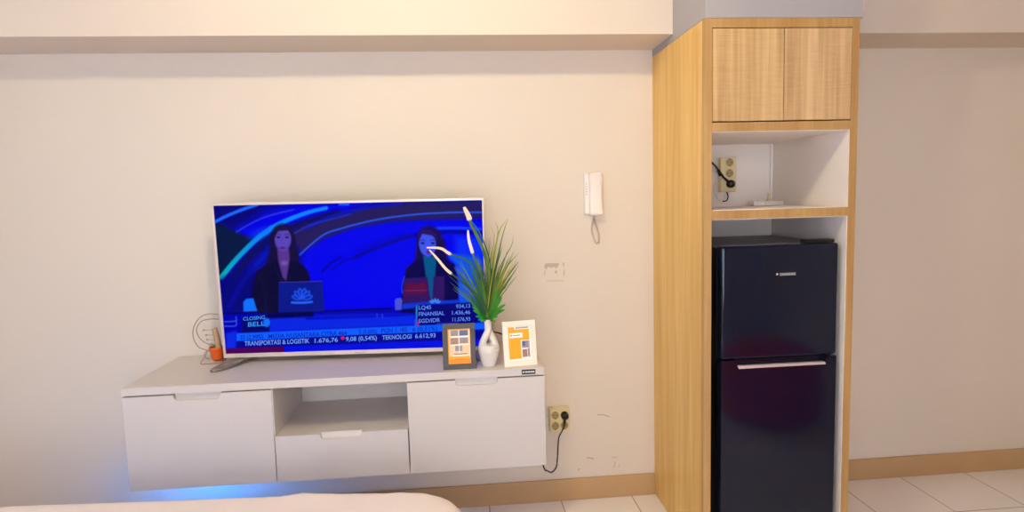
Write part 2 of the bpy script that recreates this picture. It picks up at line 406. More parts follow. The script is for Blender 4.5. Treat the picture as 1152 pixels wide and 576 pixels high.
# ------------------------------------------------------------------ TV console
YC = -.469; ZT, ZG, ZB, ZN = .789, .757, .3936, .572
X0, X1, X2, X3 = -2.165, -1.629, -1.125, -.593
cn = thing('tv_console', 'white wall-hung TV console with two doors, open niche and drawer', 'cabinet', ((X0+X3)/2, -.23, ZB))
def PC(name, build, m, parent=None, label=None):
    bm = B(); build(bm); o = obj(name, bm, m, cn, xf=Matrix.Translation(-cn.location))
    if parent: o.parent = parent
    if label: o['label'] = label
    return o
tb = .018
PC('top_panel', lambda b: box(b, X0, X3+.001, YC, -.0005, ZG+.0025, ZT, bev=.001), 'white')
def badge_at(): return at(587, 421.6, 'Y', YC), at(602.3, 416.2, 'Y', YC)
ba, bb = badge_at()
bz0, bz1 = ZG+.008, ZG+.027
def badge(b): box(b, ba.x, bb.x, YC-.0015, YC, bz0, bz1, bev=.0004)
bdg = PC('maker_badge', badge, 'black', label='black badge with pale lettering')
def bl(b):
    w = bb.x-ba.x
    for x0, x1 in ((.08, .17), (.24, .30), (.33, .40), (.43, .49), (.52, .60), (.63, .69), (.72, .80), (.83, .92)):
        box(b, ba.x+x0*w, ba.x+x1*w, YC-.0021, YC-.0016, bz0+.0065, bz0+.0125)
lt = PC('badge_lettering', bl, 'silver'); lt.parent = bdg
for xa in (X0, X3-tb): PC('side_panel', lambda b: box(b, xa, xa+tb, YC+.02, -.001, ZB+.001, ZG+.002, bev=.0006), 'white')
for xa in (X1-tb, X2): PC('divider', lambda b: box(b, xa, xa+tb, YC+.0195, -.001, ZB+tb+.0005, ZG+.002, bev=.0006), 'white')
PC('niche_lining', lambda b: box(b, X1, X1+.0035, YC+.001, -.0635, ZN+.0005, ZG+.002), 'white')
PC('niche_lining', lambda b: box(b, X2-.0005, X2+.0135, YC+.0195, -.0635, ZN, ZG+.002, bev=.0006), 'white')
PC('bottom_panel', lambda b: box(b, X0+tb, X3-tb, YC+.02, -.001, ZB+.001, ZB+tb, bev=.0006), 'white')
PC('niche_shelf', lambda b: box(b, X1+.0005, X2-.0015, YC+.0185, -.0625, ZN-.02, ZN, bev=.001), 'white')
PC('back_panel', lambda b: box(b, X1+.001, X2-.001, -.062, -.05, ZB+tb, ZG+.002), 'white')
def notch_pts(x0, x1, z0, z1, nx0, nx1, d, r=.017):
    pts = [(x0, z0), (x1, z0), (x1, z1), (nx1, z1)]
    for k in range(7):
        t = math.pi/2*k/6; pts.append((nx1-r+r*math.cos(t)-r*0, z1-d+r-r*math.sin(t)))
    for k in range(7):
        t = math.pi/2*k/6; pts.append((nx0+r-r*math.sin(t), z1-d+r-r*math.cos(t)))
    pts += [(nx0, z1), (x0, z1)]
    return pts
def front(name, x0, x1, z0, z1, nx0, nx1, d=.022):
    o = PC(name, lambda b: prism(b, notch_pts(x0, x1, z0, z1, nx0, nx1, d), YC, YC+.018), 'white')
    def lip(b):   # scooped grip behind the cut-out
        n = 10
        prev = None
        for k in range(n+1):
            t = math.pi/2*k/n
            y = YC+.001+.0155*math.sin(t); z = z1-d-.001+ .0005+ (d+.003)*(1-math.cos(t))*.98
            cur = [b.verts.new((nx0+.002, y, z)), b.verts.new((nx1-.002, y, z))]
            if prev: f = b.faces.new((prev[0], prev[1], cur[1], cur[0])); f.smooth = True
            prev = cur
        box(b, nx0, nx1, YC+.0165, YC+.0185, z1-d-.001, z1+.001)
    l = PC('finger_grip', lip, 'white', label='scooped white finger grip'); l.parent = o
    return o
nl0, nl1 = at(195, 446, 'Y', YC).x, at(248, 444, 'Y', YC).x
nr0, nr1 = at(512, 429, 'Y', YC).x, at(560, 427, 'Y', YC).x
nd0, nd1 = at(360, 490, 'Y', YC).x, at(407, 488, 'Y', YC).x
front('door', X0, X1-.0015, ZB, ZG-.0025, nl0, nl1)
front('door', X2+.0015, X3+.001, ZB, ZG-.0025, nr0, nr1)
front('drawer', X1+.0015, X2-.003, ZB, ZN, nd0, nd1, .02)

# blue light strip stuck under the console, against the wall
PC('led_strip', lambda b: (box(b, -2.15, -1.86, -.07, -.05, ZB-.004, ZB+.0005), box(b, -2.145, -1.865, -.066, -.054, ZB-.0045, ZB-.0035, mi=1)), ['iwhite', 'led'], label='blue glowing light strip')

# ------------------------------------------------------------------ television
TVX, TVY, TVZ, TW, TH, YAW, ROLL, TILT = -1.3548, -.2, .8116, 1.106, .647, -.05, .006, .038
tv = thing('television', 'wide flat television with champagne bezel showing a blue business news show', 'television', (TVX, TVY, ZT), YAW)
TX = Matrix.Translation((0, 0, TVZ-ZT)) @ Matrix.Rotation(TILT, 4, 'X') @ Matrix.Rotation(ROLL, 4, 'Y')
TWM = Matrix.Translation((TVX, TVY, ZT)) @ Matrix.Rotation(YAW, 4, 'Z') @ TX
TWI = TWM.inverted()
def onscreen(u, v, y=0.0):      # where the sight line meets the glass, in the set's own coordinates
    o = TWI @ Vector(CP); d = TWI.to_3x3() @ Vector(MC.T @ np.array([(u-576)/F, (v-288)/F, 1]))
    t = (y-o.y)/d.y; return o+d*t
bt, bb2 = .0095, .017
SX0, SX1, SZ0, SZ1 = -TW/2+bt, TW/2-bt*.6, bb2, TH-bt
bm = B()
for q in ((-TW/2, TW/2, SZ1, TH), (-TW/2, TW/2, 0, SZ0), (-TW/2, SX0, SZ0, SZ1), (SX1, TW/2, SZ0, SZ1)):
    box(bm, q[0], q[1], -.004, .02, q[2], q[3], bev=.0012)
obj('bezel', bm, 'bezel', tv, xf=TX)
bm = B(); box(bm, -TW/2+.004, TW/2-.004, .0201, .034, .003, TH-.003, bev=.004); box(bm, -TW*.33, TW*.33, .0342, .07, .02, .36, bev=.015)
obj('rear_shell', bm, 'tvback', tv, xf=TX)
bm = B(); put_text(bm, 'Panasonic', lambda x, y: Vector((-.005+x*.045, -.0045, .0045+y*.006)))
obj('brand_lettering', bm, 'footm', tv, xf=TX)

# the broadcast on the screen: a fine grid of glowing points
NXG, NZG = 420, 240
gx = np.linspace(SX0-.001, SX1+.001, NXG); gz = np.linspace(SZ0-.001, SZ1+.001, NZG)
GX, GZ = np.meshgrid(gx, gz)
W4 = np.array(TWM); pw = np.stack([GX, 0*GX, GZ, 0*GX+1], -1) @ W4.T
cc = (pw[..., :3]-CP) @ MC.T
U = 576+F*cc[..., 0]/cc[..., 2]; V = 288+F*cc[..., 1]/cc[..., 2]   # picture-layout coordinates only used to lay out the artwork
IMG = np.zeros(U.shape+(3,)); IMG[:] = (2, 2, 165)
def blend(a, col):
    a = np.clip(a, 0, 1)[..., None]; IMG[:] = IMG*(1-a)+np.array(col, float)*a
def sdf(pts):
    d = np.full(U.shape, 1e9); ins = np.zeros(U.shape, bool); n = len(pts)
    for i in range(n):
        x1, y1 = pts[i]; x2, y2 = pts[(i+1) % n]; dx, dy = x2-x1, y2-y1
        t = np.clip(((U-x1)*dx+(V-y1)*dy)/(dx*dx+dy*dy+1e-9), 0, 1)
        d = np.minimum(d, np.hypot(U-x1-t*dx, V-y1-t*dy))
        if dy: ins ^= ((y1 > V) != (y2 > V)) & (U < (x2-x1)*(V-y1)/dy+x1)
    return np.where(ins, -d, d)
def poly(pts, col, soft=.6, al=1): blend(al*(.5-sdf(pts)/(2*soft)), col)
def stroke(pts, w, col, soft=.6, al=1, w2=None, col2=None):
    ps = [(p.x, p.y) for p in catmull([(a, b, 0) for a, b in pts], 6)]; n = len(ps)-1
    best = np.full(U.shape, 1e9); tt = np.zeros(U.shape)
    for i in range(n):
        x1, y1 = ps[i]; x2, y2 = ps[i+1]; dx, dy = x2-x1, y2-y1
        t = np.clip(((U-x1)*dx+(V-y1)*dy)/(dx*dx+dy*dy+1e-9), 0, 1); d = np.hypot(U-x1-t*dx, V-y1-t*dy)
        k = d < best; best = np.where(k, d, best); tt = np.where(k, (i+t)/n, tt)
    ww = w+((w2 if w2 is not None else w)-w)*tt
    a = np.clip(al*(.5-(best-ww/2)/(2*soft)), 0, 1)
    if col2: 
        c = np.array(col, float)*(1-tt[..., None])+np.array(col2, float)*tt[..., None]
        IMG[:] = IMG*(1-a[..., None])+c*a[..., None]
    else: blend(a, col)
def ell(cx, cy, rx, ry, col, soft=.08, al=1, rot=0):
    c, s = math.cos(rot), math.sin(rot); x = (U-cx)*c+(V-cy)*s; y = -(U-cx)*s+(V-cy)*c
    blend(al*(.5-(np.hypot(x/rx, y/ry)-1)/(2*soft)), col)
# studio backdrop
poly([(238, 225), (300, 225), (290, 240), (250, 262), (238, 262)], (4, 2, 120), 4)
poly([(262, 262), (300, 240), (340, 230), (420, 226), (380, 240), (330, 252), (300, 262), (285, 268)], (0, 0, 228), 4)
poly([(345, 262), (400, 250), (470, 246), (560, 244), (560, 350), (335, 352), (340, 300)], (0, 0, 236), 5)
poly([(238, 250), (246, 252), (266, 261), (288, 270), (270, 290), (250, 310), (240, 330), (236, 300)], (5, 22, 66), 2)
ell(298, 262, 16, 6, (8, 64, 240), .5, .8, -.3)
stroke([(241, 250), (255, 243), (272, 236), (290, 230)], 3.6, (22, 104, 255), .8)
stroke([(266, 261), (285, 250), (305, 242), (330, 236)], 1.4, (50, 60, 225), .8)
stroke([(262, 312), (285, 285), (310, 265), (340, 252), (380, 240)], 9, (8, 10, 96), 2, .9)
stroke([(270, 330), (283, 305), (300, 285)], 5, (4, 30, 180), 2, .7)
poly([(325, 262), (345, 252), (372, 244), (402, 236), (440, 229), (545, 226), (545, 245), (480, 247), (440, 249), (400, 256), (365, 268), (340, 285)], (36, 26, 92), 2.5)
stroke([(345, 256), (375, 243), (410, 234), (450, 229)], 3, (8, 20, 190), 2)
stroke([(332, 262), (350, 253), (375, 246), (395, 241)], 1.4, (30, 44, 200), .9)
stroke([(249, 312), (262, 296), (276, 281), (290, 268), (305, 257)], 5.5, (0, 176, 176), .8, 1, 5.5, (8, 120, 255))
stroke([(305, 257), (318, 250), (335, 243), (350, 238), (367, 234)], 5.5, (8, 130, 255), .8, 1, 4)
stroke([(382, 230), (392, 230)], 2, (20, 120, 255), .8)
stroke([(337, 287), (350, 275), (366, 263), (384, 257), (400, 252.5), (430, 246), (470, 241), (510, 239), (545, 239)], 1.7, (34, 92, 250), .8)
stroke([(398, 290), (430, 276), (470, 264), (505, 260.5), (545, 262)], 4, (0, 0, 150), 1.5, .9)
stroke([(490, 257), (515, 256.5), (545, 258)], 3, (16, 60, 255), 1)
stroke([(400, 282), (430, 270), (460, 264)], 2, (0, 0, 180), 1.5, .7)
poly([(512, 266), (545, 266), (545, 352), (520, 352), (512, 300)], (4, 40, 246), 3, .8)
poly([(500, 285), (520, 286), (541, 291), (545, 350), (516, 350), (515, 300)], (8, 84, 226), 2, .85)
stroke([(362, 306), (372, 296), (384, 289)], 2.2, (0, 0, 150), 1)
stroke([(372, 304), (388, 293), (402, 289)], 1.8, (0, 0, 170), 1)
poly([(245, 315), (285, 300), (300, 352), (250, 352)], (3, 3, 120), 4, .8)
stroke([(258, 345), (270, 322), (284, 303)], 5, (2, 10, 170), 2, .7)
# desk
poly([(240, 353), (310, 351), (370, 350), (470, 344), (545, 340), (545, 400), (240, 405)], (0, 0, 178), 1)
stroke([(246, 352.5), (300, 351.5), (360, 350), (440, 347)], 1.6, (0, 0, 90), .8)
poly([(300, 358), (345, 355), (470, 352), (470, 366), (300, 374)], (4, 36, 226), 1.5, .8)
stroke([(303, 355), (350, 353.5)], 6, (0, 0, 78), 1.5, .9)
stroke([(345, 358.5), (440, 355), (470, 353)], 2.4, (0, 0, 196), 1)
stroke([(252, 362), (265, 361), (265.5, 356.5)], 1.1, (60, 100, 230), .6)
stroke([(252, 367), (265, 366.5), (265.5, 361)], 1.1, (60, 100, 230), .6)
poly([(254, 375), (266, 372), (266, 392), (254, 394)], (10, 40, 226), 2)
# presenter on the left
ell(317.5, 269, 13.5, 17, (16, 10, 56), .12)
poly([(305, 264), (303, 284), (298, 302), (312, 306), (334, 304), (337, 290), (331, 264)], (20, 12, 62), 1.5)
poly([(283, 352), (284, 322), (288, 306), (300, 297), (312, 292), (326, 292), (340, 297), (347, 306), (350, 320), (352, 352)], (9, 7, 52), 1)
poly([(312, 280), (325, 280), (326, 292), (322, 316), (318, 312), (313, 294)], (84, 52, 140), 1.2)
ell(318.3, 269, 9.3, 13.5, (88, 68, 184), .12)
poly([(308, 258), (318, 254), (328, 258), (329, 266), (324, 259), (313, 260), (308.5, 268)], (24, 14, 66), .8)
for cx in (313.2, 322.8):
    ell(cx, 267, 2.2, 1.1, (38, 18, 84), .3); stroke([(cx-2.6, 264.2), (cx, 263.5), (cx+2.6, 264.2)], .9, (52, 30, 110), .5, .8)
stroke([(317.6, 267), (317, 273), (319, 274)], .9, (82, 56, 170), .5, .8)
ell(318, 279, 3.6, 1.4, (92, 30, 118), .4)
stroke([(309, 300), (316, 314), (318.5, 322)], 1, (32, 20, 90), .6, .8)
ell(320, 296, 4, 3, (122, 84, 170), .4, .7)
stroke([(292, 310), (298, 330), (300, 350)], 2, (30, 14, 70), 1.5, .6)
# her laptop with the fan-shaped emblem
poly([(313.5, 318), (363, 316.5), (365, 350), (313, 351.5)], (6, 22, 138), .6)
stroke([(314, 317.6), (340, 317), (363, 316.2)], .7, (70, 60, 180), .5)
for k in range(6):
    t = math.radians(-165+k*30); cx, cy = 340+6.6*math.cos(t), 337.5+7.2*math.sin(t)-1
    ell(cx, cy, 5.6, 2.8, (36, 104, 246), .2, .85, t); ell(cx, cy, 4.2, 1.8, (8, 40, 190), .3, .9, t)
stroke([(340, 338), (340, 329)], 1.1, (20, 80, 230), .4)
stroke([(328.5, 340.3), (340, 340.6), (350.8, 339.6)], 2.6, (34, 100, 244), .6)
poly([(274, 350.5), (273.6, 340), (277, 336), (285, 335.6), (289.5, 350)], (14, 112, 255), .7)
# programme logo plate
poly([(272, 357), (300, 354), (304, 362), (303, 374), (272, 377)], (4, 4, 108), 1)
ell(300, 363, 4, 5, (20, 110, 250), .2)
# presenter on the right
ell(484, 274, 15, 20, (24, 10, 84), .12, 1, -.15)
poly([(470, 268), (467, 292), (458, 306), (480, 306), (505, 300), (500, 270)], (20, 8, 78), 2)
poly([(450, 352), (453, 322), (457, 302), (468, 293), (482, 290), (498, 290), (511, 297), (515, 318), (516, 352)], (7, 2, 74), 1)
poly([(476, 288), (491, 289), (489, 318), (485, 338), (482, 336), (479, 312)], (0, 84, 136), .9)
ell(480.8, 274, 9.6, 15, (60, 84, 232), .09, 1, -.1)
poly([(470, 262), (480, 258), (490, 262), (493, 272), (486, 265), (475, 263), (471, 272)], (40, 14, 100), .8)
for cx in (475.5, 487):
    ell(cx, 273.5, 2.1, 1.2, (16, 20, 120), .3); stroke([(cx-2.8, 270.5), (cx, 269.8), (cx+2.6, 270.6)], .9, (24, 30, 140), .5, .8)
ell(482.5, 283.5, 2.8, 2.2, (96, 24, 140), .4)
poly([(454, 313), (500, 310.5), (500, 341), (453, 343)], (46, 16, 98), .8)
poly([(456, 319), (480, 318), (481, 331), (455, 332)], (94, 10, 60), 2, .9)
stroke([(455, 327), (482, 326.5)], .8, (70, 60, 180), .5, .7)
poly([(480, 306), (488, 306), (486.5, 335), (484, 336)], (0, 80, 140), .8)
stroke([(455, 311), (452, 322), (453, 330)], 1, (20, 90, 220), .6)
poly([(444, 338), (446, 335.5), (451, 335), (452.6, 338), (452, 348.5), (444.6, 349)], (72, 80, 214), .7)
poly([(453, 342), (500, 338), (516, 337), (517, 342), (452, 348)], (8, 50, 214), 1)
for k in range(5):
    t = math.radians(-150+k*30); ell(489.5+5*math.cos(t), 341.5+3.5*math.sin(t), 2.6, 1.3, (60, 130, 240), .3, .9, t)
for u0, v0 in ((424, 353), (430, 353.5)): stroke([(u0, v0), (u0+.3, v0+4)], 1.3, (60, 80, 230), .5, .8)
# stock board and ticker bars
poly([(467, 343.5), (536, 340), (537, 367), (467, 368)], (5, 4, 116), .8)
stroke([(468.7, 344), (468.6, 359)], 1.6, (20, 150, 220), .5)
stroke([(468.2, 360), (468, 367)], 3.4, (30, 80, 230), .5); stroke([(470.4, 362), (470.3, 366)], 2.4, (190, 20, 90), .6)
stroke([(492, 364.5), (515, 363.6)], .8, (60, 90, 230), .4)
poly([(266, 375), (400, 369.2), (500, 365), (545, 363), (545, 370.5), (500, 373), (400, 377), (266, 384)], (12, 92, 255), .7)
poly([(266, 384), (400, 377), (500, 373), (545, 370.5), (545, 381), (500, 383), (400, 387), (266, 391.5)], (4, 6, 142), .7)
poly([(240, 392.5), (319.5, 389.5), (319.5, 402), (240, 402)], (74, 2, 84), .7)
poly([(319.5, 389.5), (545, 381), (545, 396), (319.5, 402)], (2, 14, 226), .7)
ell(393, 382, 4, 2.5, (200, 20, 110), .3) if False else ell(385.5, 380.3, 2.3, 2, (210, 24, 110), .3)
IMG = np.clip(IMG, 0, 255)/255
LIN = np.where(IMG <= .04045, IMG/12.92, ((IMG+.055)/1.055)**2.4)
vs = np.stack([GX, 0*GX, GZ], -1).reshape(-1, 3)
idx = np.arange(NXG*NZG).reshape(NZG, NXG)
quads = np.stack([idx[:-1, :-1], idx[:-1, 1:], idx[1:, 1:], idx[1:, :-1]], -1).reshape(-1, 4)
me = bpy.data.meshes.new('screen'); me.from_pydata([TX @ Vector(v) for v in vs], [], quads.tolist())
ca = me.color_attributes.new('broadcast', 'FLOAT_COLOR', 'POINT')
ca.data.foreach_set('color', np.concatenate([LIN.reshape(-1, 3), np.ones((NXG*NZG, 1))], 1).astype(np.float32).ravel())
sm = bpy.data.materials.new('screen_glow'); sm.use_nodes = True; nt = sm.node_tree; b = nt.nodes['Principled BSDF']
vc = nt.nodes.new('ShaderNodeVertexColor'); vc.layer_name = 'broadcast'
nt.links.new(vc.outputs['Color'], b.inputs['Emission Color']); b.inputs['Emission Strength'].default_value = 1.0
b.inputs['Base Color'].default_value = (.001, .001, .001, 1); b.inputs['Roughness'].default_value = .5; b.inputs['Specular IOR Level'].default_value = .02
me.materials.append(sm)
scr = bpy.data.objects.new('screen', me); COL.objects.link(scr); scr.parent = tv
def emis(name, c): return mat(name, (1, 1, 1), .5, spec=.02, emit=(c, 1.0))
def caption(name, items, col, label):
    mt = emis(name, col)
    for s, (ua, va), (ub, vb), h in items:      # baseline start / end in artwork coordinates, letter height
        bm = B()
        def fn(x, y):
            return onscreen(ua+(ub-ua)*x, va+(vb-va)*x-h*y, -.0006)
        put_text(bm, s, fn, 0, .012)
        o = obj(name, bm, mt, scr, xf=TX); o['label'] = label
caption('ticker_text', [('35 (2,99%)', (270, 382.3), (296, 381.1), 5), ('MEDIA NUSANTARA CITRA 464', (302, 380.9), (390, 376.9), 5),
                        ('\u25B2 5 (0,00%)'.replace('\u25B2 ', ''), (404, 375.6), (424, 374.8), 4.6), ('PGN 1.185', (429, 374.4), (458, 373), 4.8), ('6 (0,51%)', (464, 372.8), (492, 371.6), 4.6)], (8, 36, 170), 'dark blue ticker words')
caption('index_ticker_text', [('TRANSPORTASI & LOGISTIK', (275, 389), (348, 385.8), 5), ('1.676,76', (354, 385.6), (380, 384.4), 4.6), ('9,08 (0,54%)', (389, 383.9), (424, 382.3), 4.8),
                        ('TEKNOLOGI', (430, 382.2), (463, 380.7), 4.8), ('6.612,93', (467, 380.4), (490, 379.4), 4.6)], (112, 160, 250), 'pale index ticker words')
caption('stock_board_text', [('LQ45', (471, 348.3), (485, 347.7), 4.3), ('934,13', (513, 346.8), (529, 346), 4.2), ('FINANSIAL', (471, 355.5), (500, 354.3), 4.3), ('1.436,46', (508.5, 354), (529, 353.2), 4.2),
                             ('SGD/IDR', (471, 363.3), (495, 362), 4.4), ('11.576,93', (509, 361.6), (529, 360.8), 4.2)], (96, 140, 248), 'pale stock index figures')
caption('programme_title', [('CLOSING', (273.5, 360.8), (298, 358.8), 4), ('BELL', (279, 367.6), (298, 366.2), 5)], (60, 150, 250), 'light blue programme title')
# stand feet: splayed boomerang legs
def foot(sx):
    bm = B()
    prof = [(.0, 0), (1, 0)]
    def leg(p0, p1, p2, w0, w1):
        ps = catmull([p0, p1, p2], 8); n = len(ps); L_, R_ = [], []
        wf = lambda t: (w0+(w1-w0)*t+.034*math.sin(math.pi*min(1, t*1.02)**.9)) * (1 if t < .93 else .75)
        for i, p in enumerate(ps):
            d = (ps[min(i+1, n-1)]-ps[max(i-1, 0)]); d.z = 0; d.normalize(); nn = Vector((-d.y, d.x, 0))*wf(i/(n-1))/2
            L_.append(p+nn); R_.append(p-nn)
        top = [bm.verts.new(q) for q in L_+R_[::-1]]
        bot = [bm.verts.new(Vector((q.x, q.y, max(q.z-.010, .0004)))) for q in L_+R_[::-1]]
        m_ = len(top)
        for i in range(n-1):
            bm.faces.new((top[i], top[i+1], top[m_-2-i], top[m_-1-i])); bm.faces.new((bot[i], bot[i+1], bot[m_-2-i], bot[m_-1-i]))
        for i in range(m_): bm.faces.new((top[i], top[(i+1) % m_], bot[(i+1) % m_], bot[i]))
    hub = Vector((sx*.478, .012, .022))
    leg(hub, Vector((sx*.512, -.055, .017)), Vector((sx*.548, -.130, .0105)), .030, .020)
    leg(hub, Vector((sx*.468, .05, .016)), Vector((sx*.45, .10, .008)), .012, .008)
    box(bm, hub.x-.016, hub.x+.016, -.001, .022, .012, .0265, bev=.003)
    return obj('foot', bm, 'footm', tv)
foot(-1); foot(1)

# ------------------------------------------------------------------ sockets and cord by the console
a = at(618.5, 460.5, 'Y', -.04); b_ = at(641, 485.2, 'Y', -.04)
sk = thing('wall_socket', 'cream four-outlet surface socket on the wall right of the console', 'socket', ((a.x+b_.x)/2, -.0005, (a.z+b_.z)/2))
bm = B(); w, h = (b_.x-a.x)/2, (a.z-b_.z)/2
box(bm, -w, w, -.04, 0, -h, h, bev=.005)
for i in (-1, 1):
    for k in (-1, 1): schuko(bm, i*w*.47, k*h*.46, -.04, .0185)
obj('socket_body', bm, ['cream', 'creamd', 'brass'], sk)
bm = B(); end = plug(bm, sk.location.x+w*.47, -.0412, sk.location.z+h*.46, (-.1, -.15, -1))
pwc = thing('power_cable', 'black plug and cord looping from the wall socket up under the console', 'cable', (sk.location.x+w*.47, -.0412, sk.location.z+h*.46))
XP = Matrix.Translation(-pwc.location)
obj('plug', bm, 'black', pwc, xf=XP); bm = B()
path = [end]+[at(600+x/5.76, 440+y/5.76, 'Y', yy) for x, y, yy in ((185, 262, -.052), (166, 300, -.05), (160, 360, -.05), (156, 430, -.055), (148, 492, -.065), (118, 526, -.08), (88, 514, -.1), (68, 494, -.13))]
path += [Vector((X3-.012, -.14, ZB-.008))]
tube(bm, catmull(path, 6), .0033, 8)
obj('cord', bm, 'black', pwc, xf=XP)
# black cable behind the vase and the white photo frame
bm = B()
tube(bm, catmull([(-.80, -.17, .86), (-.775, -.13, .862), (-.74, -.10, .850), (-.70, -.06, .82), (-.66, -.04, .796), (-.62, -.03, .7945), (-.60, -.02, .7945)], 6), .004, 8)
o = tag(obj('tv_cable', bm, 'black'), 'black cable trailing from the television along the console behind the vase', 'cable')

# ------------------------------------------------------------------ intercom
a = at(657.5, 193.5, 'Y', -.045); b_ = at(680, 242, 'Y', -.045)
ic = thing('intercom_phone', 'white wall intercom handset with coiled cord, mounted above the sockets', 'intercom', ((a.x+b_.x)/2, -.0005, (a.z+b_.z)/2))
w, h = (b_.x-a.x)/2, (a.z-b_.z)/2
bm = B(); box(bm, -w*.92, w*.92, -.022, 0, -h*.96, h*.93, bev=.006, seg=3)
for k in range(5): box(bm, -w*.80, -w*.62, -.0228, -.0219, -h*.05+k*.012, -h*.05+k*.012+.004, mi=1)
obj('base_plate', bm, ['iwhite', 'iclear'], ic)
bm = B()
prev = None; n = 26
for i in range(n+1):
    t = i/n; z = h*(1-2*t)
    dep = .020+.020*(abs(2*t-1)**3); ww = w*(.66+.04*math.cos(2*math.pi*t)); cx = w*.18
    tap = min(1, (min(t, 1-t)/.05+.35)**.5) if min(t, 1-t) < .05 else 1
    ring = []
    for k in range(20):
        th = 2*math.pi*k/20; c, s_ = math.cos(th), math.sin(th)
        x = cx+math.copysign(abs(c)**.45, c)*ww*tap; y = -.0225-dep/2*1.0-math.copysign(abs(s_)**.45, s_)*dep/2*tap
        ring.append(bm.verts.new((x, y, z)))
    if prev:
        for k in range(20):
            f = bm.faces.new((prev[k], prev[(k+1) % 20], ring[(k+1) % 20], ring[k])); f.smooth = True
    else: bm.faces.new(ring)
    prev = ring
bm.faces.new(prev); obj('handset', bm, 'iwhite', ic)
bm = B(); pts = []
base = [ic.location+Vector((.008, -.02, -h+.002))]+[at(u, v, 'Y', -.018) for u, v in ((667, 250), (666, 260), (670, 272), (673.5, 273), (673, 262), (670, 252), (669, 246))]
core = catmull(base, 30)
for i, p in enumerate(core):
    t = i*.95; q = p-ic.location; pts.append(q+Vector((math.cos(t)*.0042, math.sin(t)*.0042, 0)))
tube(bm, pts, .0013, 5); obj('coiled_cord', bm, 'iclear', ic)

# ------------------------------------------------------------------ vase and artificial grass
VX, VY = -.803, -.402
bm = B(); sc = 1.0
lathe(bm, [(.0001, 0), (.026, 0), (.029, .006), (.034, .022), (.0395, .045), (.0415, .062), (.0395, .076), (.033, .086), (.0001, .088)], 0, 0, 40, cap=False)
for q in (-1, 1):
    pts = catmull([(q*.026, 0, .055), (q*.0262, q*.002, .078), (q*.0205, q*.006, .100), (q*.010, q*.0075, .124), (-q*.001, q*.005, .146), (-q*.003, 0, .160)], 8)
    tube(bm, pts, .012, 14, rfun=lambda t: .0165-.0045*t)
lathe(bm, [(.0001, .128), (.011, .130), (.0145, .150), (.0145, .170), (.0165, .188), (.0150, .1885), (.0125, .184), (.011, .15), (.0001, .145)], 0, 0, 32, cap=False)
vase = obj('vase', bm, 'ceramic', loc=(VX, VY, ZT))
tag(vase, 'white ceramic vase with twisted openwork neck between two photo frames', 'vase')
rm = vase.modifiers.new('merge', 'REMESH'); rm.mode = 'VOXEL'; rm.voxel_size = .0022; rm.use_smooth_shade = True
sm_ = vase.modifiers.new('smooth', 'SMOOTH'); sm_.iterations = 6; sm_.factor = .5
top = Vector((VX, VY, ZT+.186))
def blade_mat():
    m = bpy.data.materials.new('grass_blade'); m.use_nodes = True; nt = m.node_tree; b = nt.nodes['Principled BSDF']
    n = nt.nodes.new('ShaderNodeVertexColor'); n.layer_name = 'tint'
    nt.links.new(n.outputs['Color'], b.inputs['Base Color']); b.inputs['Roughness'].default_value = .4
    return m
M['blade'] = blade_mat()
def blades(bm, pts3, w, c0, c1, lay, tipfrom=None, tipc=None):
    ps = catmull(pts3, 6); n = len(ps); rows = []
    for i, p in enumerate(ps):
        t = i/(n-1); d = (ps[min(i+1, n-1)]-ps[max(i-1, 0)]).normalized()
        nn = d.cross(Vector((0, -1, .1))).normalized()
        ww = w*(.55+.45*min(1, t*4))*(1-max(0, (t-.45)/.55)**2*.93)
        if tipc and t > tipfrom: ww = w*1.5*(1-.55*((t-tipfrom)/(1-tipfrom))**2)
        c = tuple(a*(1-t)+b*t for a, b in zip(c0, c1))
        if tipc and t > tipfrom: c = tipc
        rows.append(([bm.verts.new(p-nn*ww/2), bm.verts.new(p+Vector((0, .0012, 0))), bm.verts.new(p+nn*ww/2)], c))
    for (A, ca_), (Bv, cb) in zip(rows, rows[1:]):
        for k in (0, 1):
            f = bm.faces.new((A[k], A[k+1], Bv[k+1], Bv[k])); f.smooth = True
            for lp in f.loops: lp[lay] = (*(ca_ if lp.vert in A else cb), 1)
bm = B(); lay = bm.loops.layers.float_color.new('tint')
G1, G2, G3, G4 = lin((34, 76, 18)), lin((92, 128, 26)), lin((176, 166, 44)), lin((24, 104, 74))
TIP_GLARE = lin((244, 226, 196))  # highlight on the blade tips, put into their colour
def gb(tipu, tipv, Y, midoff=0, w=.0045, c0=G1, c1=G2, tipfrom=None, tipc=None, kink=None):
    tip = at(tipu, tipv, 'Y', Y); s0 = top+Vector((random.uniform(-.006, .006), random.uniform(-.005, .005), 0))
    root = Vector((VX+random.uniform(-.004, .004), VY, top.z-.03))
    mid = s0.lerp(tip, .5)+Vector((midoff, 0, .012*abs(midoff)/.02))
    pl = [root, s0, s0.lerp(mid, .5)+Vector((midoff*.25, 0, 0)), mid, tip]
    if kink: pl = [root, s0]+[at(u, v, 'Y', VY+(Y-VY)*(k+1)/(len(kink)+1)) for k, (u, v) in enumerate(kink)]+[tip]
    blades(bm, pl, w, c0, c1, lay, tipfrom, tipc)
Y1 = -.46
gb(527.5, 246, -.47, kink=[(553, 320), (550, 290), (541, 265), (533, 252)], w=.006, c1=G4)
gb(522, 233, -.49, kink=[(550, 315), (545, 285), (535, 262), (530.5, 254), (527, 243)], w=.013, c1=G2, tipfrom=.80, tipc=TIP_GLARE)
gb(557, 249, -.38, kink=[(553, 320), (555, 290), (559, 270), (560, 258)], w=.006, c1=G3)
gb(572, 246, -.38, kink=[(552, 320), (556, 290), (560, 266), (565, 254)], w=.0065, c0=G2, c1=G3)
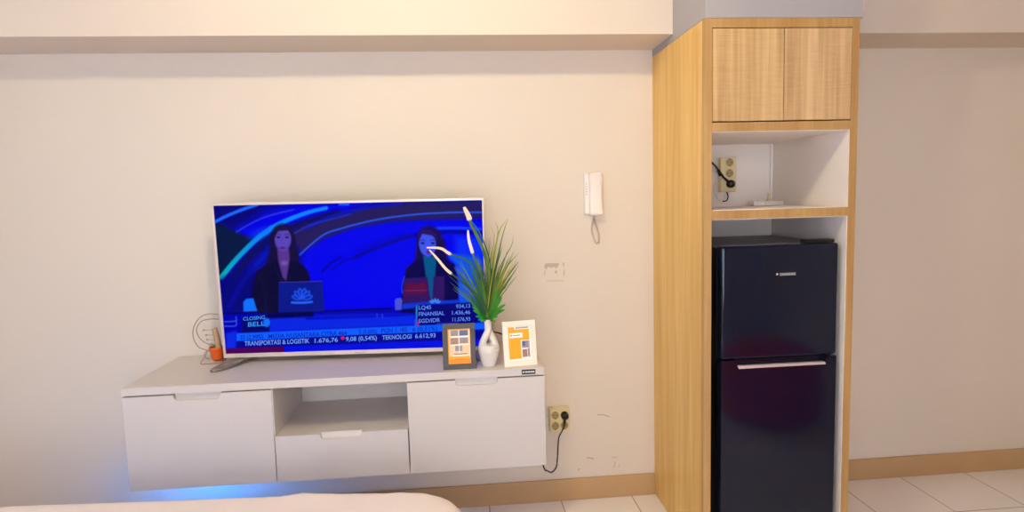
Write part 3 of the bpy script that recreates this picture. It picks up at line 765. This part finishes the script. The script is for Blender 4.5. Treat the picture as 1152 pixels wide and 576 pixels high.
gb(571.5, 247, -.36, kink=[(554, 320), (559, 295), (563, 275), (568, 256)], w=.005, c1=G2)
gb(577.5, 264, -.35, kink=[(555, 325), (561, 305), (569, 288), (576, 275)], w=.004, c1=G2)
gb(584, 284, -.36, kink=[(558, 325), (566, 306), (576, 293)], w=.0045, c1=G2)
gb(582, 293, -.40, kink=[(558, 335), (568, 315), (577, 302)], w=.0025)
gb(552, 252, -.40, kink=[(551, 320), (553, 290), (556, 268)], w=.004, c1=G3)
gb(497, 262, -.44, kink=[(545, 330), (535, 305), (520, 285)], w=.003) if False else None
# blades lying out over the screen, glare painted pale onto their tips
gb(480, 278.5, -.50, kink=[(548, 330), (538, 306), (524, 292), (506, 285.5), (496, 279.5)], w=.0075, tipfrom=.70, tipc=TIP_GLARE, c1=G4)
gb(483, 281, -.52, kink=[(546, 344), (530, 326), (516, 314), (502.5, 303.5), (492, 291)], w=.0072, tipfrom=.66, tipc=TIP_GLARE, c1=G1)
gb(526.5, 259, -.47, kink=[(549, 330), (541, 308), (535, 294), (531.5, 284), (527.5, 270)], w=.0085, tipfrom=.70, tipc=TIP_GLARE)
for k in range(90):     # the dense brush of thin blades
    q = random.random(); side = random.choice((-1, 1))
    if side < 0: tu, tv_ = 549-random.uniform(2, 46), 0; tv_ = 282+abs(549-tu)*.55+random.uniform(-8, 22)
    else: tu = 549+random.uniform(0, 36); tv_ = 268+abs(tu-549)*.62+random.uniform(-6, 26)
    cA = random.choice((G1, G1, G2)); cB = random.choice((G2, G2, G3, G1) if side > 0 else (G4, G2, G1))
    gb(tu, tv_, VY+random.uniform(-.06, .07), midoff=random.uniform(-.006, .006)-(tu-549)*.0003, w=random.uniform(.0045, .0095), c0=cA, c1=cB)
pl = thing('artificial_grass', 'tuft of artificial green grass and fern leaves standing in the white vase', 'plant', (VX, VY, ZT+.15))
o = obj('grass_blades', bm, 'blade', pl, xf=Matrix.Translation(-pl.location))
bm = B(); lay = bm.loops.layers.float_color.new('tint')
def frond(u, v, Y, w=.012, c=(30, 120, 50)):
    tip = at(u, v, 'Y', Y); cc_ = lin(c)
    s0 = top+Vector((0, 0, -.004)); mid = s0.lerp(tip, .55)+Vector((0, -.004, .006))
    for t in (0,): blades(bm, [s0, mid, tip], w, tuple(x*.55 for x in cc_), cc_, lay)
for u, v in ((529, 333), (530, 341), (532, 349), (535, 356), (538, 360), (533, 326), (541, 356), (536, 319), (530, 337), (531, 345), (536, 323), (541, 362)): frond(u, v, VY-.02-random.random()*.03, .0125, (12, 96, 66) if v < 340 else (44, 150, 40))
for u, v in ((563, 331), (564, 337), (566, 343), (561, 350), (560, 356), (556, 359), (568, 348), (561, 324), (569, 342), (558, 362), (565, 334)): frond(u, v, VY-.03-random.random()*.02, .0125, (60, 146, 34))
obj('fern_leaves', bm, 'blade', pl, xf=Matrix.Translation(-pl.location))

# ------------------------------------------------------------------ photo frames
def frame(name, label, loc, rz, w, h, fw, m, build):
    lean = math.radians(9)
    t = thing(name, label, 'photo frame', loc, rz)
    X = Matrix.Rotation(-lean, 4, 'X')
    bm = B()
    for q in ((-w/2, w/2, h-fw, h), (-w/2, w/2, 0, fw), (-w/2, -w/2+fw, fw, h-fw), (w/2-fw, w/2, fw, h-fw)): box(bm, q[0], q[1], 0, .014, q[2], q[3], bev=.0012)
    obj('frame', bm, m, t, xf=X)
    bm = B(); box(bm, -w/2+fw*.8, w/2-fw*.8, .0085, .0105, fw*.8, h-fw*.8); obj('backing', bm, 'black', t, xf=X)
    bm = B(); build(bm, w-2*fw, h-2*fw, fw); obj('picture', bm, ['mount', 'orange', 'orange2', 'grey1', 'grey2', 'grey3', 'peach', 'redp'], t, xf=X)
    bm = B(); yb = .014+h*.55*math.sin(lean)
    prism(bm, [(-.014, 0), (.014, 0), (.007, h*.62), (-.007, h*.62)], 0, .003)
    p0 = Vector((0, .0150+h*.62*math.sin(lean), h*.62*math.cos(lean))); ang = math.atan2(.045, p0.z)
    obj('easel_back', bm, 'black', t, xf=Matrix.Translation(p0) @ Matrix.Rotation(ang, 4, 'X') @ Matrix.Translation((0, 0, -h*.62*1.015)))
    return t
def rct(bm, W_, H_, fw, x0, x1, z0, z1, mi, ly):      # coordinates 0..1 of the opening
    box(bm, -W_/2+x0*W_, -W_/2+x1*W_, .0080-ly*.0004, .0084-ly*.0004, fw+z0*H_, fw+z1*H_, mi=mi)
def pic_a(bm, W_, H_, fw):
    R_ = lambda *a: rct(bm, W_, H_, fw, *a)
    R_(0, 1, 0, 1, 1, 0); R_(.05, .97, .22, .97, 6, 1); R_(.04, .97, 0, .14, 2, 1)
    for x0, x1, z0, z1, mi in ((.14, .47, .80, .95, 3), (.52, .90, .80, .95, 4), (.12, .47, .56, .74, 5), (.52, .90, .58, .74, 3), (.32, .64, .36, .52, 3)): R_(x0, x1, z0, z1, mi, 2)
    R_(.49, .515, .30, .97, 0, 3); R_(.12, .92, .75, .79, 0, 3); R_(.12, .92, .53, .555, 0, 3); R_(.94, .97, .2, .97, 0, 3)
    R_(.25, .85, .27, .30, 5, 2); R_(.2, .9, .22, .245, 0, 2); R_(.3, .7, .13, .145, 7, 2)
def pic_b(bm, W_, H_, fw):
    R_ = lambda *a: rct(bm, W_, H_, fw, *a)
    R_(0, 1, 0, 1, 0, 0); R_(.04, .56, .06, .97, 1, 1); R_(.56, .94, .58, .97, 1, 1)
    R_(.30, .97, .90, .98, 0, 2); R_(.36, .92, .925, .955, 3, 3)
    R_(.08, .66, .66, .80, 0, 2); R_(.12, .19, .715, .755, 7, 3); R_(.22, .55, .72, .745, 3, 3)
    R_(.56, .94, .06, .58, 0, 2); R_(.60, .90, .36, .56, 3, 3); R_(.62, .75, .42, .56, 4, 4); R_(.60, .82, .10, .32, 5, 3); R_(.84, .90, .10, .34, 3, 3); R_(.905, .93, .08, .56, 5, 3)
frame('photo_frame', 'dark charcoal photo frame holding an orange flyer, left of the vase', (-.919, -.4376, ZT), .01, .1285, .178, .020, 'blkframe', pic_a)
frame('photo_frame', 'ivory white photo frame holding a yellow flyer, right of the vase', (-.6773, -.4343, ZT), .155, .134, .178, .020, 'whframe', pic_b)

# ------------------------------------------------------------------ wire planter ornament
PX, PY = -1.962, -.105
pt = thing('wire_planter', 'little orange pot held in looping bronze wires behind the television edge', 'planter', (PX, PY, ZT))
mm = .0040
bm = B(); lathe(bm, [(.0001, .004), (.021, .004), (.027, .020), (.030, .050), (.0335, .052), (.0335, .060), (.030, .060), (.028, .046), (.0001, .046)], .004, 0, 32, cap=False)
obj('pot', bm, 'potor', pt)
def up2(pts, y=0): return [at(u, v, 'Y', PY+y)-Vector((PX, PY, ZT)) for u, v in pts]
bm = B(); tube(bm, catmull(up2([(246, 392), (244, 380), (241, 369)], .004), 5), .011, 14, rfun=lambda t: .014-.004*t)
obj('wooden_peg', bm, 'peg', pt)
for pp, y in (([(246, 354), (236, 353), (225, 357), (218, 368), (217.5, 380), (223, 390), (232, 394), (238, 396)], -.012), ([(246, 359), (236, 359), (226, 362), (221, 371), (225, 381), (234, 387), (244, 391)], .010),
              ([(243, 394), (234, 394), (230, 398), (231, 402), (236, 404)], -.02)):
    bm = B(); tube(bm, catmull(up2(pp, y), 8), .0022, 8); obj('wire_loop', bm, 'wire', pt)
bm = B(); z = .0028
tube(bm, catmull([Vector((-.032, -.01, .05)), Vector((-.040, -.03, .02)), Vector((-.047, -.055, z)), Vector((-.02, -.062, z)), Vector((.03, -.060, z)), Vector((.035, 0, z)), Vector((.02, .03, z)), Vector((-.03, .03, z))], 6), .0022, 8)
obj('base_wire', bm, 'wire', pt)
for (u0, v0), (u1, v1) in (((229, 371.5), (239, 371)), ((232, 377), (242, 376.5)), ((233, 382), (242, 382.5))):
    bm = B(); p = up2([(u0, v0), (u1, v1)], -.004); tube(bm, [p[0], p[1]], .0014, 6)
    pin = obj('pin', bm, 'wire', pt)
    bm = B(); bmesh.ops.create_uvsphere(bm, u_segments=14, v_segments=8, radius=.0045, matrix=Matrix.Translation(p[0])); obj('bead', bm, 'peg', pin)
bm = B(); 
for d in ((-.015, 0, .03), (-.005, -.01, .035), (.004, .008, .034), (-.01, .01, .028)):
    tube(bm, catmull([Vector((.002, 0, .045)), Vector((d[0]*.6, d[1]*.6, .045+d[2]*.6)), Vector((d[0]-.012, d[1], .045+d[2]))], 5), .003, 6, rfun=lambda t: .004*(1-t*.9))
obj('succulent', bm, 'gleaf', pt)

# ------------------------------------------------------------------ bed
ang = math.atan2(-.858+.790, -1.0093+1.866)
bed = thing('bed', 'bed with rumpled white cotton cover in front of the console', 'bed', (-.893, -.858, 0), ang*.6)
LX, WYB = 2.05, 1.45      # from the corner leftwards and towards the camera
bm = B(); box(bm, -LX+.03, -.05, -WYB+.03, -.05, .06, .26, bev=.01)
for x in (-LX+.12, -.14):
    for y in (-WYB+.12, -.14): box(bm, x-.03, x+.03, y-.03, y+.03, 0, .06)
obj('bed_base', bm, 'bedbase', bed)
def cover(name, x0, x1, y0, y1, z0, z1, R_, amp, m, nx=90, ny=70, seed=0):
    bm = B(); rows = []
    cx, cy = (x0+x1)/2, (y0+y1)/2; hx, hy = (x1-x0)/2, (y1-y0)/2
    nr = 26; na = 260
    # rings from the hem up the side, over the rounded shoulder, to the centre
    prof = [(1, z0+(z1-R_-z0)*k/6, 0) for k in range(6)]
    prof += [(1, z1-R_+R_*math.sin(math.pi/2*k/7), R_*(1-math.cos(math.pi/2*k/7))) for k in range(8)]
    insets = [R_+.02*1.28**k for k in range(1, 14)]
    prof += [(1, z1, i_) for i_ in insets if i_ < min(hx, hy)*.97]
    for _, z, ins in prof:
        ring = []; ax, ay = hx-ins, hy-ins; rc = max(.11-ins*.5, .02)
        for k in range(na):
            t = 2*math.pi*k/na; c, s = math.cos(t), math.sin(t)
            e = 2/(2+8*(1-rc/.2*.4))
            x = cx+ax*math.copysign(abs(c)**e, c); y = cy+ay*math.copysign(abs(s)**e, s)
            nz = noise.noise(Vector((x*5+seed, y*5, z*3)))*.6+noise.noise(Vector((x*14, y*11+seed, z*8)))*.4
            out = Vector((c*ay, s*ax, 0)).normalized()*nz*amp*(1 if z < z1-.001 else .2)
            ring.append(bm.verts.new((x+out.x, y+out.y, z+nz*amp*(.9 if z > z1-R_ else .2))))
        rows.append(ring)
    for A, Bv in zip(rows, rows[1:]):
        for k in range(na):
            f = bm.faces.new((A[k], A[(k+1) % na], Bv[(k+1) % na], Bv[k])); f.smooth = True
    bm.faces.new(rows[-1]); bm.faces.new(rows[0][::-1])
    return obj(name, bm, m, bed)
cover('mattress', -LX+.02, -.02, -WYB+.02, -.02, .262, .47, .05, .003, 'duvet', seed=3)
cover('cotton_cover', -LX-.02, .005, -WYB, .02, .24, .524, .055, .011, 'duvet', seed=11)

# ------------------------------------------------------------------ unseen object added for the red patch mirrored in the fridge
pf = thing('prop', 'red fabric pouf added unseen right of the viewpoint for the red reflection in the fridge door', 'prop', (1.05, -2.05, 0))
bm = B(); lathe(bm, [(.0001, 0), (.24, 0), (.30, .06), (.33, .22), (.30, .40), (.22, .47), (.0001, .48)], 0, 0, 40, cap=False); obj('cushion', bm, 'redf', pf)
bm = B(); lathe(bm, [(.0001, .478), (.02, .478), (.018, .49), (.0001, .492)], 0, 0, 16, cap=False); obj('button', bm, 'redf', pf)

# ------------------------------------------------------------------ lamps
def light(name, kind, loc, energy, color, **kw):
    l = bpy.data.lights.new(name, kind); l.energy = energy; l.color = color
    for k, v in kw.items(): setattr(l, k, v)
    o = bpy.data.objects.new(name, l); COL.objects.link(o); o.location = loc; return o
lamp = thing('ceiling_lamp', 'round warm white ceiling lamp in the middle of the room', 'lamp', (-1.05, -1.6, ZC))
bm = B(); lathe(bm, [(.0001, 0), (.085, 0), (.085, -.012), (.07, -.016), (.0001, -.016)], 0, 0, 32, cap=False); obj('housing', bm, 'iwhite', lamp)
bm = B(); lathe(bm, [(.0001, -.0165), (.06, -.0165), (.055, -.022), (.0001, -.024)], 0, 0, 32, cap=False); obj('diffuser', bm, 'lampw', lamp)
EK, EW, EF = (46, (1, .88, .56)), (36, (.35, .55, 1)), (106, (.86, .90, 1))
light('lamp_light', 'POINT', (-1.05, -1.6, 2.63), EK[0], EK[1], shadow_soft_size=.045)
w = light('window_light', 'AREA', (XL-.14, -1.9, 1.45), EW[0], EW[1], shape='RECTANGLE', size=1.9, size_y=1.4)
w.rotation_euler = (0, math.radians(-90), 0)
w = light('front_fill_light', 'AREA', ((FX_0+FX_1)/2, YF-.14, 1.32), EF[0], EF[1], shape='RECTANGLE', size=3.0, size_y=1.9)  # added fill from behind the viewpoint, brightens the cubby and shadows
w.rotation_euler = (math.radians(90), 0, 0)
lb = light('led_light', 'AREA', (-2.08, -.06, ZB-.007), 4.4, (.005, .25, 1), shape='RECTANGLE', size=.30, size_y=.012)
lb.rotation_euler = (0, 0, 0)
wd = bpy.data.worlds.new('world'); S.world = wd; wd.use_nodes = True
wd.node_tree.nodes['Background'].inputs[0].default_value = (.75, .85, 1, 1); wd.node_tree.nodes['Background'].inputs[1].default_value = .8
S.cycles.max_bounces = 10; S.cycles.diffuse_bounces = 6
S.cycles.use_denoising = True
